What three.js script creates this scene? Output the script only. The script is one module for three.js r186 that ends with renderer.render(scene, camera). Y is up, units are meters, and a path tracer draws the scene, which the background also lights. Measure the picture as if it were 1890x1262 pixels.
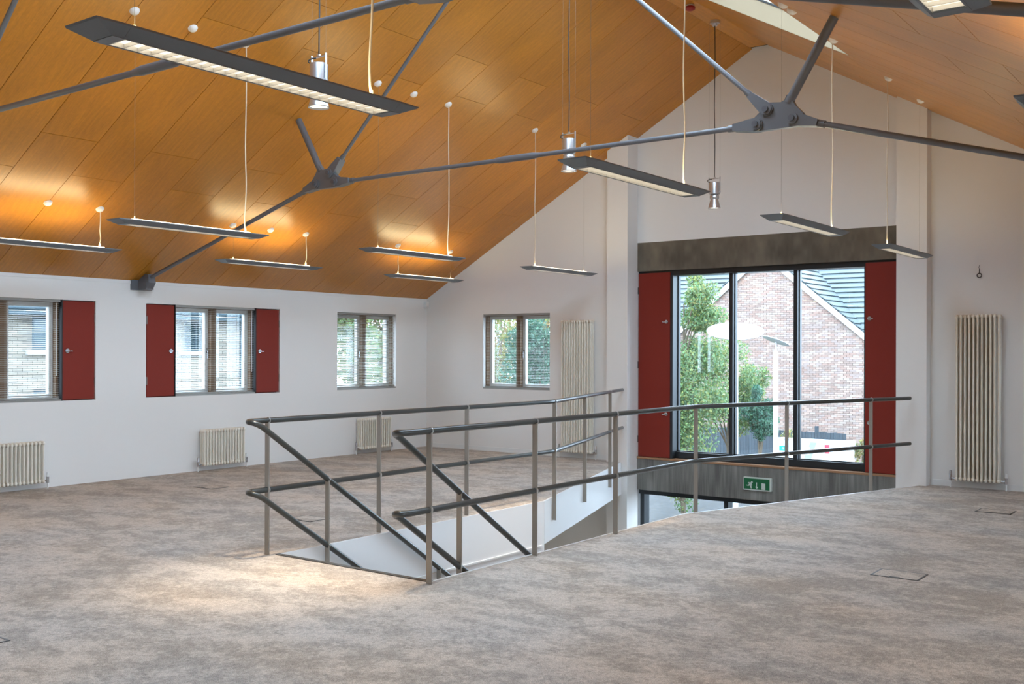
import * as THREE from 'three';
import { mergeGeometries, toCreasedNormals } from 'three/addons/utils/BufferGeometryUtils.js';
import { RoundedBoxGeometry } from 'three/addons/geometries/RoundedBoxGeometry.js';
import { RectAreaLightUniformsLib } from 'three/addons/lights/RectAreaLightUniformsLib.js';

// ---------------------------------------------------------------- camera, sky, exposure
const scene = new THREE.Scene();
const camera = new THREE.PerspectiveCamera(2 * Math.atan(631 / 1910.7) * 180 / Math.PI, 1890 / 1262, 0.05, 400);
camera.position.set(0, 1.6, 0);
camera.rotation.order = 'YXZ';
camera.rotation.set(0, 36.7046 * Math.PI / 180, 0.168 * Math.PI / 180);
camera.setViewOffset(1890, 1262, 0, -17.1, 1890, 1262);
scene.background = new THREE.Color(0.68, 0.885, 1.09);      // bright overcast sky
scene.backgroundIntensity = 10.0;
const renderer = new THREE.WebGLRenderer({ antialias: true });
renderer.toneMapping = THREE.LinearToneMapping;
renderer.toneMappingExposure = 0.92;
renderer.shadowMap.enabled = true;
RectAreaLightUniformsLib.init();
const LAMP_WARM = new THREE.Color(1.0, 0.83, 0.46), UP_LIGHT = 25, DOWN_LIGHT = 6.2, SPOT_LIGHT = 58;

// ---------------------------------------------------------------- room dimensions (metres)
const XL = -11.545, XC = -5.66, XR = 2 * XC - XL, ZG = -13.086, ZB = 4.4, HE = 2.471, SL = 0.5609, FLATW = 0.125;
const TH = Math.atan(SL), CT = Math.cos(TH), ST = Math.sin(TH);
const roofY = (x) => HE + SL * Math.min(x - XL, XR - x, XC - FLATW - XL);
const SMAX = (XC - FLATW - XL) / CT, RIDGE_Y = roofY(XC);
const ZR = ZG - 0.1;                                       // face of the recessed bay with the tall window
const LOW = -3.0;

// ---------------------------------------------------------------- helpers
let seed = 20240611;
const rnd = () => { seed = (seed * 1664525 + 1013904223) >>> 0; return seed / 4294967296; };
const rr = (a, b) => a + (b - a) * rnd();
const used = new Map();
const numbered = (n) => { const k = used.get(n) ?? 0; used.set(n, k + 1); return k ? n + '_' + String(k).padStart(3, '0') : n; };
function tag(o, label, category, group, kind) {
  o.userData.label = label; o.userData.category = category;
  if (group) o.userData.group = group;
  if (kind) o.userData.kind = kind;
  return o;
}
const shadows = (m) => { m.castShadow = true; m.receiveShadow = true; return m; };
function thing(name, label, category, pos = [0, 0, 0], turn = 0, group, kind) {
  const g = new THREE.Group(); g.name = numbered(name); g.position.set(...pos); g.rotation.y = turn;
  scene.add(g); return tag(g, label, category, group, kind);
}
function part(parent, name, geo, mat) {
  const g = Array.isArray(geo) ? mergeGeometries(geo.map((q) => q.index ? q.toNonIndexed() : q)) : geo;
  const m = shadows(new THREE.Mesh(g, mat)); m.name = name; parent.add(m); return m;
}
function solo(name, geo, mat, label, category, group, kind) {
  const g = Array.isArray(geo) ? mergeGeometries(geo.map((q) => q.index ? q.toNonIndexed() : q)) : geo;
  const m = shadows(new THREE.Mesh(g, mat)); m.name = numbered(name); scene.add(m); return tag(m, label, category, group, kind);
}
const box = (w, h, d, x = 0, y = 0, z = 0) => new THREE.BoxGeometry(w, h, d).translate(x, y, z);
const span = (x0, x1, y0, y1, z0, z1) => box(x1 - x0, y1 - y0, z1 - z0, (x0 + x1) / 2, (y0 + y1) / 2, (z0 + z1) / 2);
const rbox = (w, h, d, r, x = 0, y = 0, z = 0) => new RoundedBoxGeometry(w, h, d, 1, r).translate(x, y, z);
const V = (x, y, z) => new THREE.Vector3(x, y, z);
function rod(a, b, r, seg = 10, r2 = r) {                   // cylinder between two points
  const d = b.clone().sub(a), g = new THREE.CylinderGeometry(r2, r, d.length(), seg);
  g.applyQuaternion(new THREE.Quaternion().setFromUnitVectors(V(0, 1, 0), d.clone().normalize()));
  const m = a.clone().add(b).multiplyScalar(0.5); return g.translate(m.x, m.y, m.z);
}
function poly(pts, depth, holes = []) {                     // extruded polygon in x,y from z=0 to depth
  const s = new THREE.Shape(pts.map((p) => new THREE.Vector2(...p)));
  for (const h of holes) s.holes.push(new THREE.Path(h.map((p) => new THREE.Vector2(...p))));
  return new THREE.ExtrudeGeometry(s, { depth, bevelEnabled: false });
}
const rect = (x0, x1, y0, y1) => [[x0, y0], [x1, y0], [x1, y1], [x0, y1]];
const ring = (w, h, t, z0, z1) => poly(rect(-w / 2, w / 2, -h / 2, h / 2), z1 - z0, [rect(-w / 2 + t, w / 2 - t, -h / 2 + t, h / 2 - t)]).translate(0, 0, z0);
function uvMetres(g, fu, fv) {
  const p = g.attributes.position, a = new Float32Array(p.count * 2);
  for (let i = 0; i < p.count; i++) { a[2 * i] = fu(p.getX(i), p.getY(i), p.getZ(i)); a[2 * i + 1] = fv(p.getX(i), p.getY(i), p.getZ(i)); }
  g.setAttribute('uv', new THREE.BufferAttribute(a, 2)); return g;
}
function cornered(points, rad) {                            // polyline with rounded corners
  const out = [points[0]];
  for (let i = 1; i < points.length - 1; i++) {
    const p = points[i], a = points[i - 1].clone().sub(p), b = points[i + 1].clone().sub(p);
    const r = Math.min(rad, a.length() * 0.45, b.length() * 0.45);
    a.normalize().multiplyScalar(r).add(p); b.normalize().multiplyScalar(r).add(p);
    for (let k = 0; k <= 6; k++) { const t = k / 6; out.push(a.clone().multiplyScalar((1 - t) * (1 - t)).add(p.clone().multiplyScalar(2 * t * (1 - t))).add(b.clone().multiplyScalar(t * t))); }
  }
  out.push(points[points.length - 1]); return out;
}
function tubeAlong(points, r, radial = 12) {
  // one ring per point, built by hand so that straight runs stay straight
  const n = points.length, pos = [], nor = [], uv = [], idx = [];
  let up = V(0.03, 1, 0.02);
  for (let i = 0; i < n; i++) {
    const t = points[Math.min(i + 1, n - 1)].clone().sub(points[Math.max(i - 1, 0)]).normalize();
    const s = V(0, 0, 0).crossVectors(t, up).normalize(), q = V(0, 0, 0).crossVectors(s, t).normalize(); up = q.clone();
    for (let k = 0; k <= radial; k++) {
      const a = k / radial * Math.PI * 2, v = s.clone().multiplyScalar(Math.cos(a)).add(q.clone().multiplyScalar(Math.sin(a)));
      pos.push(points[i].x + v.x * r, points[i].y + v.y * r, points[i].z + v.z * r); nor.push(v.x, v.y, v.z); uv.push(k / radial, i);
    }
  }
  for (let i = 0; i + 1 < n; i++) for (let k = 0; k < radial; k++) {
    const a = i * (radial + 1) + k, b = a + radial + 1; idx.push(a, b, a + 1, b, b + 1, a + 1);
  }
  for (const [i, flip] of [[0, 1], [n - 1, 0]]) {            // end caps
    const c0 = pos.length / 3, t = (flip ? points[0].clone().sub(points[1]) : points[n - 1].clone().sub(points[n - 2])).normalize();
    pos.push(...points[i].toArray()); nor.push(...t.toArray()); uv.push(0, 0);
    for (let k = 0; k <= radial; k++) { const o = (i * (radial + 1) + k) * 3; pos.push(pos[o], pos[o + 1], pos[o + 2]); nor.push(...t.toArray()); uv.push(0, 0); }
    for (let k = 0; k < radial; k++) flip ? idx.push(c0, c0 + 1 + k, c0 + 2 + k) : idx.push(c0, c0 + 2 + k, c0 + 1 + k);
  }
  const g = new THREE.BufferGeometry();
  g.setAttribute('position', new THREE.Float32BufferAttribute(pos, 3)); g.setAttribute('normal', new THREE.Float32BufferAttribute(nor, 3));
  g.setAttribute('uv', new THREE.Float32BufferAttribute(uv, 2)); g.setIndex(idx); return g;
}

// ---------------------------------------------------------------- textures
function noiseGrid(n) { const a = new Float32Array(n * n); for (let i = 0; i < a.length; i++) a[i] = rnd(); return a; }
const NG = 256, NA = noiseGrid(NG);
function vnoise(x, y, px, py) {                             // value noise, periodic with px, py cells
  const xi = Math.floor(x), yi = Math.floor(y), fx = x - xi, fy = y - yi, sx = fx * fx * (3 - 2 * fx), sy = fy * fy * (3 - 2 * fy);
  const m = (v, p) => ((v % p) + p) % p, g = (i, j) => NA[m(i, px) % NG + (m(j, py) % NG) * NG];
  return (g(xi, yi) * (1 - sx) + g(xi + 1, yi) * sx) * (1 - sy) + (g(xi, yi + 1) * (1 - sx) + g(xi + 1, yi + 1) * sx) * sy;
}
function texture(w, h, f, srgb = true) {
  const d = new Uint8Array(w * h * 4);
  for (let y = 0; y < h; y++) for (let x = 0; x < w; x++) {
    const c = f(x, y), o = (y * w + x) * 4;
    for (let k = 0; k < 3; k++) d[o + k] = Math.max(0, Math.min(255, typeof c === 'number' ? c : c[k]));
    d[o + 3] = 255;
  }
  const t = new THREE.DataTexture(d, w, h); t.wrapS = t.wrapT = THREE.RepeatWrapping; t.magFilter = THREE.LinearFilter; t.minFilter = THREE.LinearMipmapLinearFilter; t.generateMipmaps = true;
  if (srgb) t.colorSpace = THREE.SRGBColorSpace;
  t.needsUpdate = true; return t;
}
// wood veneer: 1.2 m across (u) by 2.5 m along (v)
const woodTex = texture(512, 1024, (x, y) => {
  const u = x / 512, v = y / 1024;
  const warp = 3.2 * vnoise(u * 6, v * 4, 6, 4) + 1.2 * vnoise(u * 14, v * 9, 14, 9);
  const fig = 0.5 + 0.5 * Math.sin((u * 34 + warp * 1.6) * 2 * Math.PI / 2);
  const streak = vnoise(u * 170, v * 7, 170, 7), fine = vnoise(u * 250, v * 40, 250, 40), flake = vnoise(u * 90, v * 110, 90, 110);
  const k = 0.92 + 0.03 * (fig - 0.5) + 0.05 * (streak - 0.5) + 0.05 * (fine - 0.5) + 0.05 * (flake - 0.5) + 0.09 * (vnoise(u * 5, v * 5, 5, 5) - 0.5);
  return [206 * k, 138 * (k - 0.01), 43 * (k - 0.02)];
});
// carpet: 5 m by 5 m
const carpetTex = texture(2048, 2048, (x, y) => {
  const u = x / 2048, v = y / 2048;
  const b = vnoise(u * 9, v * 16, 9, 16), c = vnoise(u * 26, v * 44, 26, 44), d = vnoise(u * 70, v * 96, 70, 96), e = vnoise(u * 230, v * 245, 230, 245);
  let k = 0.50 * (b - 0.5) + 0.55 * (c - 0.5) + 0.40 * (d - 0.5) + 0.30 * (e - 0.5);
  const sharp = Math.tanh(k * 4.0) * 0.10, f = rnd() - 0.5, warm = vnoise(u * 7 + 3, v * 11 + 5, 7, 11) - 0.5;
  const q = 1 + sharp + 0.44 * f + 0.08 * (e - 0.5);
  return [170 * q + 8 * warm, 160 * q, 150 * q - 8 * warm];
});
const concreteTex = texture(512, 512, (x, y) => {
  const u = x / 512, v = y / 512;
  const k = 0.45 * vnoise(u * 5, v * 5, 5, 5) + 0.3 * vnoise(u * 13, v * 11, 13, 11) + 0.16 * vnoise(u * 44, v * 22, 44, 22) + 0.09 * rnd();
  const q = 0.68 + 0.62 * k; return [104 * q, 96 * q, 83 * q];
});
const concreteLowTex = texture(512, 512, (x, y) => {
  const u = x / 512, v = y / 512;
  const k = 0.35 * vnoise(u * 6, v * 4, 6, 4) + 0.3 * vnoise(u * 40, v * 5, 40, 5) + 0.22 * vnoise(u * 110, v * 9, 110, 9) + 0.13 * rnd();
  const q = 0.62 + 0.76 * k; return [112 * q, 112 * q, 108 * q];
});
const asphaltTex = texture(512, 512, (x, y) => { const q = 0.85 + 0.25 * (vnoise(x / 20, y / 20, 26, 26) - 0.5) + 0.3 * (rnd() - 0.5); const leaf = vnoise(x / 5, y / 5, 103, 103) > 0.86; return leaf ? [190 * q, 150 * q, 80 * q] : [150 * q, 150 * q, 150 * q]; });

// ---------------------------------------------------------------- materials
const std = (color, roughness = 0.6, metalness = 0, extra = {}) => new THREE.MeshStandardMaterial({ color, roughness, metalness, ...extra });
const phys = (color, roughness, extra) => new THREE.MeshPhysicalMaterial({ color, roughness, ...extra });
const lin = (r, g, b) => new THREE.Color().setRGB(r, g, b);
const rep = (t, sx, sy) => { const c = t.clone(); c.repeat.set(sx, sy); c.needsUpdate = true; return c; };
const M = {
  paint: std(lin(0.78, 0.765, 0.745), 0.85),
  gloss: phys(lin(0.80, 0.80, 0.80), 0.28, {}),
  carpet: std(0xffffff, 0.97, 0, { map: rep(carpetTex, 1 / 5, 1 / 5)}),
  concrete: std(0xffffff, 0.85, 0, { map: rep(concreteTex, 1 / 1.6, 1 / 1.6) }),
  concreteLow: std(0xffffff, 0.85, 0, { map: rep(concreteLowTex, 1 / 1.6, 1 / 1.6) }),
  slab: std(0x4a3018, 0.9),
  steel: std(lin(0.14, 0.145, 0.16), 0.42, 0.2),
  bolt: std(lin(0.11, 0.115, 0.13), 0.4, 0.3),
  lampBody: std(lin(0.165, 0.185, 0.205), 0.4, 0.1),
  alu: std(lin(0.62, 0.64, 0.68), 0.32, 0.85),
  blade: std(lin(0.75, 0.73, 0.70), 0.3, 0.55),
  rail: phys(lin(0.05, 0.055, 0.053), 0.28, { metalness: 0.3, clearcoat: 0.3, clearcoatRoughness: 0.25 }),
  post: std(lin(0.34, 0.31, 0.27), 0.42, 0.6),
  collar: std(lin(0.6, 0.6, 0.6), 0.3, 0.85),
  red: phys(lin(0.22, 0.025, 0.015), 0.6, { specularIntensity: 0.5 }),
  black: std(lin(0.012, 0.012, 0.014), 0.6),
  frameDark: phys(lin(0.022, 0.026, 0.03), 0.35, { metalness: 0.3 }),
  timber: std(lin(0.20, 0.115, 0.06), 0.5),
  sill: std(lin(0.32, 0.17, 0.085), 0.5),
  white: std(lin(0.75, 0.75, 0.74), 0.45),
  cap: std(lin(0.78, 0.74, 0.70), 0.5),
  glass: phys(0xffffff, 0, { transmission: 1, thickness: 0, ior: 1.45 }),
  slat: std(lin(0.52, 0.50, 0.45), 0.35, 0.3),
  headrail: std(lin(0.30, 0.29, 0.27), 0.4, 0.4),
  cream: std(lin(0.80, 0.75, 0.65), 0.35),
  chrome: std(lin(0.5, 0.5, 0.52), 0.25, 0.9),
  flex: std(lin(0.68, 0.58, 0.44), 0.5),
  cordBlack: std(lin(0.02, 0.02, 0.02), 0.6),
  wire: std(lin(0.22, 0.20, 0.17), 0.6, 0.2),
  green: std(lin(0.0, 0.11, 0.035), 0.5),
  signWhite: std(lin(0.55, 0.62, 0.58), 0.5),
  nosing: std(lin(0.07, 0.07, 0.07), 0.4, 0.5),
  tubeUp: std(lin(0.9, 0.85, 0.75), 0.4, 0, { emissive: new THREE.Color(1.0, 0.84, 0.60), emissiveIntensity: 3.0 }),
  tubeDown: std(lin(0.8, 0.78, 0.72), 0.4, 0, { emissive: new THREE.Color(1.0, 0.88, 0.66), emissiveIntensity: 1.4 }),
  lens: std(lin(0.9, 0.85, 0.75), 0.3, 0, { emissive: new THREE.Color(1.0, 0.86, 0.62), emissiveIntensity: 5 }),
  alarm: std(lin(0.30, 0.01, 0.008), 0.4),
};
const woods = [1, 0.95, 1.04, 0.985].map((k, i) => phys(lin(k, k * (i % 2 ? 0.985 : 1), k * (i % 2 ? 0.97 : 1)), 0.31, { map: rep(woodTex, 1 / 1.2, 1 / 2.5), specularIntensity: 0.95 }));

// ================================================================ THE SETTING
// floor slab with the stair opening
const SX0 = -6.33, SX1 = -4.735, SZ0 = -5.41, SZL = -9.06, SZR = -9.17, FX0 = -7.672, FX1 = -3.50, FZ = -12.93;
const SLAB = 0.44;
const notch = [[FX0, ZG], [FX0, FZ], [SX0, SZL], [SX0, SZ0], [SX1, SZ0], [SX1, SZR], [FX1, FZ], [FX1, ZG]];
const outline = (x0, x1, z1) => [[x0, ZG], ...notch, [x1, ZG], [x1, z1], [x0, z1]].map(([x, z]) => [x, -z]);
{
  const g = poly(outline(XL - 0.3, XR + 4.2, ZB + 0.3), SLAB).rotateX(-Math.PI / 2).translate(0, -SLAB, 0);
  solo('floor', uvMetres(g, (x) => x, (x, y, z) => z), M.carpet, 'mottled grey beige carpet floor with the stair opening cut through it', 'floor', null, 'structure');
}
// white ceiling under the slab and the fascia round the opening
{
  const und = poly(outline(XL, XR, ZB), 0.012).rotateX(-Math.PI / 2).translate(0, -SLAB - 0.013, 0);
  solo('ceiling_lower', und, M.white, 'white plaster ceiling of the storey below', 'ceiling', null, 'structure');
}
function board(x0, z0, x1, z1, y0, y1, t) {                 // upright board between two plan points, thickness to its right hand side
  const l = Math.hypot(x1 - x0, z1 - z0), g = box(l, y1 - y0, t, 0, (y0 + y1) / 2, 0);
  g.rotateY(Math.atan2(-(z1 - z0), x1 - x0)); return g.translate((x0 + x1) / 2, 0, (z0 + z1) / 2);
}
{
  const t = thing('trim_1', 'white painted fascia boards lining the edges of the stair opening', 'fascia', [0, 0, 0], 0, null, 'structure');
  part(t, 'fascia_board', board(SX0 + 0.006, SZL, FX0 + 0.006, FZ, -0.455, 0.004, 0.014), M.gloss);
  part(t, 'fascia_board', board(SX1 - 0.006, SZR, FX1 - 0.006, FZ, -0.455, 0.004, 0.014), M.gloss);
  part(t, 'fascia_board', board(FX0 + 0.006, FZ, FX0 + 0.006, ZG, -0.455, 0.004, 0.014), M.gloss);
  part(t, 'fascia_board', board(FX1 - 0.006, FZ, FX1 - 0.006, ZG, -0.455, 0.004, 0.014), M.gloss);
  part(t, 'nosing', span(SX0, SX1, -0.03, 0.006, SZ0 - 0.03, SZ0 + 0.012), M.nosing);
}
{
  const t = thing('wall_stair', 'white walls enclosing the stair flight below the floor', 'wall', [0, 0, 0], 0, null, 'structure');
  part(t, 'stair_wall', [span(SX0 - 0.09, SX0 + 0.012, LOW, -SLAB - 0.002, SZL, SZ0), span(SX0 - 0.002, SX0 + 0.012, -SLAB - 0.002, 0.004, SZL, SZ0)], M.gloss);
  part(t, 'stair_wall', [span(SX1 - 0.012, SX1 + 0.09, LOW, -SLAB - 0.002, SZR, SZ0), span(SX1 - 0.012, SX1 + 0.002, -SLAB - 0.002, 0.004, SZR, SZ0)], M.gloss);
  part(t, 'ledge', span(SX0 + 0.012, SX0 + 0.026, -0.47, -0.455, SZL + 0.05, SZ0 - 0.3), M.gloss);
}
// the stair itself
{
  const t = thing('staircase', 'carpeted stair flight going down inside the opening', 'stairs', [0, 0, 0], 0, null, 'structure');
  const n = 16, rise = -LOW / (n + 1), go = 0.262, tg = span(SX0 + 0.05, SX1 - 0.014, -0.05, 0, -go - 0.02, 0);
  uvMetres(tg, (x) => x, (x, y, z) => z);
  for (let i = 0; i < n; i++) { const m = part(t, 'tread', tg, M.carpet); m.position.set(0, -(i + 1) * rise, SZ0 - 0.03 - i * go); }
  const rg = span(SX0 + 0.05, SX1 - 0.014, -rise, -0.05, -0.02, 0);
  for (let i = 0; i <= n; i++) { const m = part(t, 'riser', rg, M.white); m.position.set(0, -i * rise, SZ0 - 0.031 - i * go + (i ? 0 : 0)); }
}
// lower storey shell
solo('floor_lower', uvMetres(span(XL - 0.3, XR + 0.3, LOW - 0.15, LOW, ZG - 0.3, ZB), (x) => x, (x, y, z) => z), M.carpet, 'carpet floor of the storey below', 'floor', null, 'structure');
solo('wall_lower', [span(XR, XR + 0.3, LOW, -SLAB, ZG, ZB), span(XL, XR, LOW, -SLAB, -1.3, -1.0)], M.paint, 'white walls of the storey below', 'wall', null, 'structure');

for (const [x, z, l] of [[-8.6, -10.6, 'added unseen fill light under the slab on the shutter side'], [-3.0, -10.6, 'added unseen fill light under the slab on the open side']]) {  // unseen fill lights, added to brighten the storey below the opening
  const g = thing('added_fill_light', l, 'light', [x, -SLAB - 0.014, z], 0, 'added fill lights of the storey below');
  part(g, 'frame', ring(0.62, 0.62, 0.02, 0, 0.02).rotateX(Math.PI / 2), M.white);
  part(g, 'fill_light_panel', box(0.57, 0.006, 0.57, 0, -0.006, 0), M.tubeDown);
  const a = new THREE.RectAreaLight(new THREE.Color(1.0, 0.90, 0.76), 16, 0.56, 0.56); a.position.set(0, -0.025, 0); a.rotation.set(-Math.PI / 2, 0, 0); a.name = 'fill_down'; g.add(a);
}
// left wall with three window openings
const WIN = { y0: 1.0, y1: 2.192, w: 1.305 };
const LW = [{ c: -5.955, sh: 0.435 }, { c: -8.825, sh: 0.435 }, { c: -11.69, sh: 0 }];
{
  // drawn in (-z, y), turned so that its face looks along +x
  const holes = LW.map(({ c, sh }) => rect(-c - WIN.w / 2 - sh, -c + WIN.w / 2 + sh, WIN.y0, WIN.y1));
  holes.push(rect(2.98 - WIN.w / 2, 2.98 + WIN.w / 2, WIN.y0, WIN.y1));
  const g = poly(rect(-ZB - 0.3, -ZG + 0.3, LOW, HE + 0.1), 0.3, holes).rotateY(Math.PI / 2).translate(XL - 0.3, 0, 0);
  solo('wall_left', g, M.paint, 'long white plaster side wall with small windows and red shutters', 'wall', null, 'structure');
  solo('trim_2', [span(XL, XL + 0.007, HE - 0.04, HE - 0.004, ZG, ZB)], M.paint, 'white moulding along the top of the window wall', 'moulding', null, 'structure');
}
// far gable wall: side pieces, recessed centre piece, and the two pillars
{
  const bot = LOW, f = (x) => roofY(x) + 0.02;
  const A0 = XL - 0.3, A1 = -7.60, B0 = -3.75, B1 = XR + 0.3;
  const w4 = rect(-9.685 - WIN.w / 2, -9.685 + WIN.w / 2, WIN.y0, WIN.y1);
  const left = poly([[A0, bot], [A1, bot], [A1, f(A1)], [XL, f(XL)], [A0, f(XL)]], 0.3, [w4]).translate(0, 0, ZG - 0.3);
  const right = poly([[B0, bot], [B1, bot], [B1, f(XR)], [XR, f(XR)], [B0, f(B0)]], 0.3).translate(0, 0, ZG - 0.3);
  const mid = poly([[A1 - 0.1, 3.18], [B0 + 0.1, 3.18], [B0 + 0.1, f(B0)], [XC + FLATW, RIDGE_Y + 0.02], [XC - FLATW, RIDGE_Y + 0.02], [A1 - 0.1, f(A1)]], 0.3).translate(0, 0, ZR - 0.3);
  solo('wall_far', [left, right, mid], M.paint, 'white gable end wall rising to the ridge', 'wall', null, 'structure');
  const pil = (x0, x1, label) => solo('pillar', poly([[x0, LOW], [x1, LOW], [x1, f(x1) - 0.012], [x0, f(x0) - 0.012]], 0.31).translate(0, 0, -12.9 - 0.31), M.paint, label, 'pillar', null, 'structure');
  pil(-7.898, -7.553, 'white pillar between the tall slim radiator and the big window');
  pil(-3.785, -3.428, 'white pillar beside the big window, nearer the single wide-set radiator');
  solo('baseboard_far', [span(XL, -7.9, 0, 0.07, ZG, ZG + 0.012), span(-3.428, XR, 0, 0.07, ZG, ZG + 0.012)], M.white, 'low white skirting along the gable wall', 'skirting', null, 'structure');
}
// right wall, mostly out of the picture: three windows and a wide opening behind the camera
{
  const holes = [-5.955, -8.825, -11.69].map((c) => rect(c - WIN.w / 2, c + WIN.w / 2, WIN.y0, WIN.y1));
  holes.push([[-3.4, 0], [3.4, 0], [3.4, 2.3], [-3.4, 2.3]]);
  const g = poly(rect(ZG - 0.3, ZB + 0.3, -SLAB, HE + 0.1), 0.3, holes).rotateY(-Math.PI / 2).translate(XR + 0.3, 0, 0);
  solo('wall_right', g, M.paint, 'white side wall opposite the shuttered windows', 'wall', null, 'structure');
  const b = poly([[XL - 0.3, LOW], [XR + 0.3, LOW], [XR + 0.3, HE], [XR, HE], [XC + FLATW, RIDGE_Y], [XC - FLATW, RIDGE_Y], [XL, HE], [XL - 0.3, HE]], 0.3).translate(0, 0, ZB);
  solo('wall_back', b, M.paint, 'white gable wall behind the viewer', 'wall', null, 'structure');
  // landing beyond the opening
  const gx = XR + 4.0;
  const lob = [span(XR + 0.3, gx + 0.2, -SLAB, 2.6, -3.7, -3.4), span(XR + 0.3, gx + 0.2, -SLAB, 2.6, 3.4, 3.7), span(XR + 0.3, gx + 0.2, 2.4, 2.6, -3.4, 3.4),
    span(gx, gx + 0.2, -SLAB, 0.4, -3.4, 3.4), span(gx, gx + 0.2, 2.3, 2.4, -3.4, 3.4)];
  solo('wall_landing', lob, M.paint, 'white walls of the landing behind the viewer', 'wall', null, 'structure');
  const w = thing('window_9', 'wide landing window behind the viewer', 'window', [gx + 0.1, 1.35, 0], 0, null, 'structure');
  part(w, 'frame', ring(6.8, 1.9, 0.06, -0.04, 0.04).rotateY(Math.PI / 2), M.frameDark);
  part(w, 'pane', box(0.006, 1.78, 6.68), M.glass);
}

// sloping timber ceilings: roof slab plus one mesh for each veneered panel
const toLeft = new THREE.Matrix4().makeBasis(V(CT, ST, 0), V(-ST, CT, 0), V(0, 0, 1)).setPosition(XL, HE, 0);       // local: s, out, z
const toRight = new THREE.Matrix4().makeBasis(V(-CT, ST, 0), V(ST, CT, 0), V(0, 0, -1)).setPosition(XR, HE, 0);     // local: s, out, -z
const SKY = { s0: 4.22, s1: 6.22, z0: -10.25, z1: -1.6 };
{
  const ceil = thing('ceiling', 'pitched ceiling of amber wood veneer panels', 'ceiling', [0, 0, 0], 0, null, 'structure');
  const lo = -0.35, hi = SMAX + 0.06;
  const drawL = poly(rect(lo, hi, -ZB - 0.3, -ZG + 0.3), 0.17).rotateX(-Math.PI / 2).translate(0, 0.016, 0).applyMatrix4(toLeft);
  const drawR = poly(rect(lo, hi, ZG - 0.3, ZB + 0.3), 0.17, [rect(SKY.s0, SKY.s1, SKY.z0, SKY.z1)]).rotateX(-Math.PI / 2).translate(0, 0.016, 0).applyMatrix4(toRight);
  part(ceil, 'roof_slab', drawL, M.slab);
  part(ceil, 'roof_slab', drawR, M.slab);
  part(ceil, 'roof_slab', span(XC - 0.3, XC + 0.3, RIDGE_Y + 0.02, RIDGE_Y + 0.3, ZG - 0.3, ZB + 0.3), M.slab);
  const GAP = 0.0055, PW = 0.5895, Z0 = -5.182 + 14 * 0.5895;
  const rows = [[0, 1.865, 4.325, SMAX], [0, 2.43, 4.88, SMAX]];
  const cache = new Map();
  function panelGeo(s0, s1, w, v) {
    const key = [s0, s1, w, v].map((q) => q.toFixed(3)).join();
    if (!cache.has(key)) {
      const g = box(s1 - s0 - GAP, 0.014, w - GAP, (s1 - s0) / 2, 0.007, 0);
      const ou = v * 0.37, ov = v * 0.83;
      cache.set(key, uvMetres(g, (x, y, z) => z + ou, (x) => x + ov));
    }
    return cache.get(key);
  }
  function panel(mat4, s0, s1, zc, w, sign) {
    const v = Math.floor(rnd() * 3), m = part(ceil, 'ceiling_panel', panelGeo(s0, s1, w, v), woods[Math.floor(rnd() * 4)]);
    m.applyMatrix4(mat4.clone().multiply(new THREE.Matrix4().makeTranslation(s0, 0, zc * sign)));
  }
  for (let k = 0; k < 31; k++) {
    let za = Z0 - k * PW, zb = za - PW; if (za > ZB) za = ZB; zb = Math.max(zb, ZG - 0.12); const w = za - zb, zc = (za + zb) / 2; if (w < 0.03) continue;
    const r = rows[k % 2 ? 0 : 1];
    for (let i = 0; i < 3; i++) panel(toLeft, r[i], r[i + 1], zc, w, 1);
    // right slope, with the rooflight left out
    for (let i = 0; i < 3; i++) {
      const pieces = [];
      const inz0 = Math.max(zb, SKY.z0), inz1 = Math.min(za, SKY.z1);
      if (inz1 - inz0 < 0.02) pieces.push([r[i], r[i + 1], zb, za]);
      else {
        if (inz0 - zb > 0.03) pieces.push([r[i], r[i + 1], zb, inz0]);
        if (za - inz1 > 0.03) pieces.push([r[i], r[i + 1], inz1, za]);
        if (r[i] < SKY.s0) pieces.push([r[i], Math.min(r[i + 1], SKY.s0), inz0, inz1]);
        if (r[i + 1] > SKY.s1) pieces.push([Math.max(r[i], SKY.s1), r[i + 1], inz0, inz1]);
      }
      for (const [a, b, c, d] of pieces) if (b - a > 0.02) panel(toRight, a, b, (c + d) / 2, d - c, -1);
    }
  }
  // flat strip along the ridge
  for (let k = 0; k < 7; k++) {
    const z1 = ZB - k * 2.5, z0 = Math.max(z1 - 2.5, ZG - 0.12);
    part(ceil, 'ridge_panel', uvMetres(span(XC - FLATW, XC + FLATW, RIDGE_Y, RIDGE_Y + 0.014, z0 + 0.002, z1 - 0.002), (x) => x, (x, y, z) => z), woods[k % 4]);
  }
  // rooflight lining, frame and glass
  const sky = thing('window_8', 'long rooflight cut into the timber slope beside the ridge', 'rooflight', [0, 0, 0], 0, null, 'structure');
  const L = (s0, s1, o0, o1, z0, z1) => span(s0, s1, o0, o1, -z1, -z0).applyMatrix4(toRight);
  M.lining = std(lin(0.27, 0.205, 0.125), 0.7);
  part(sky, 'lining', L(SKY.s0 - 0.001, SKY.s1, 0.002, 0.20, SKY.z0, SKY.z0 + 0.014), M.lining);
  part(sky, 'lining', L(SKY.s0 - 0.001, SKY.s1, 0.002, 0.20, SKY.z1 - 0.014, SKY.z1), M.lining);
  part(sky, 'lining', L(SKY.s0, SKY.s0 + 0.014, 0.002, 0.20, SKY.z0, SKY.z1), M.lining);
  part(sky, 'lining', L(SKY.s1 - 0.014, SKY.s1, 0.002, 0.20, SKY.z0, SKY.z1), M.lining);
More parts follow.
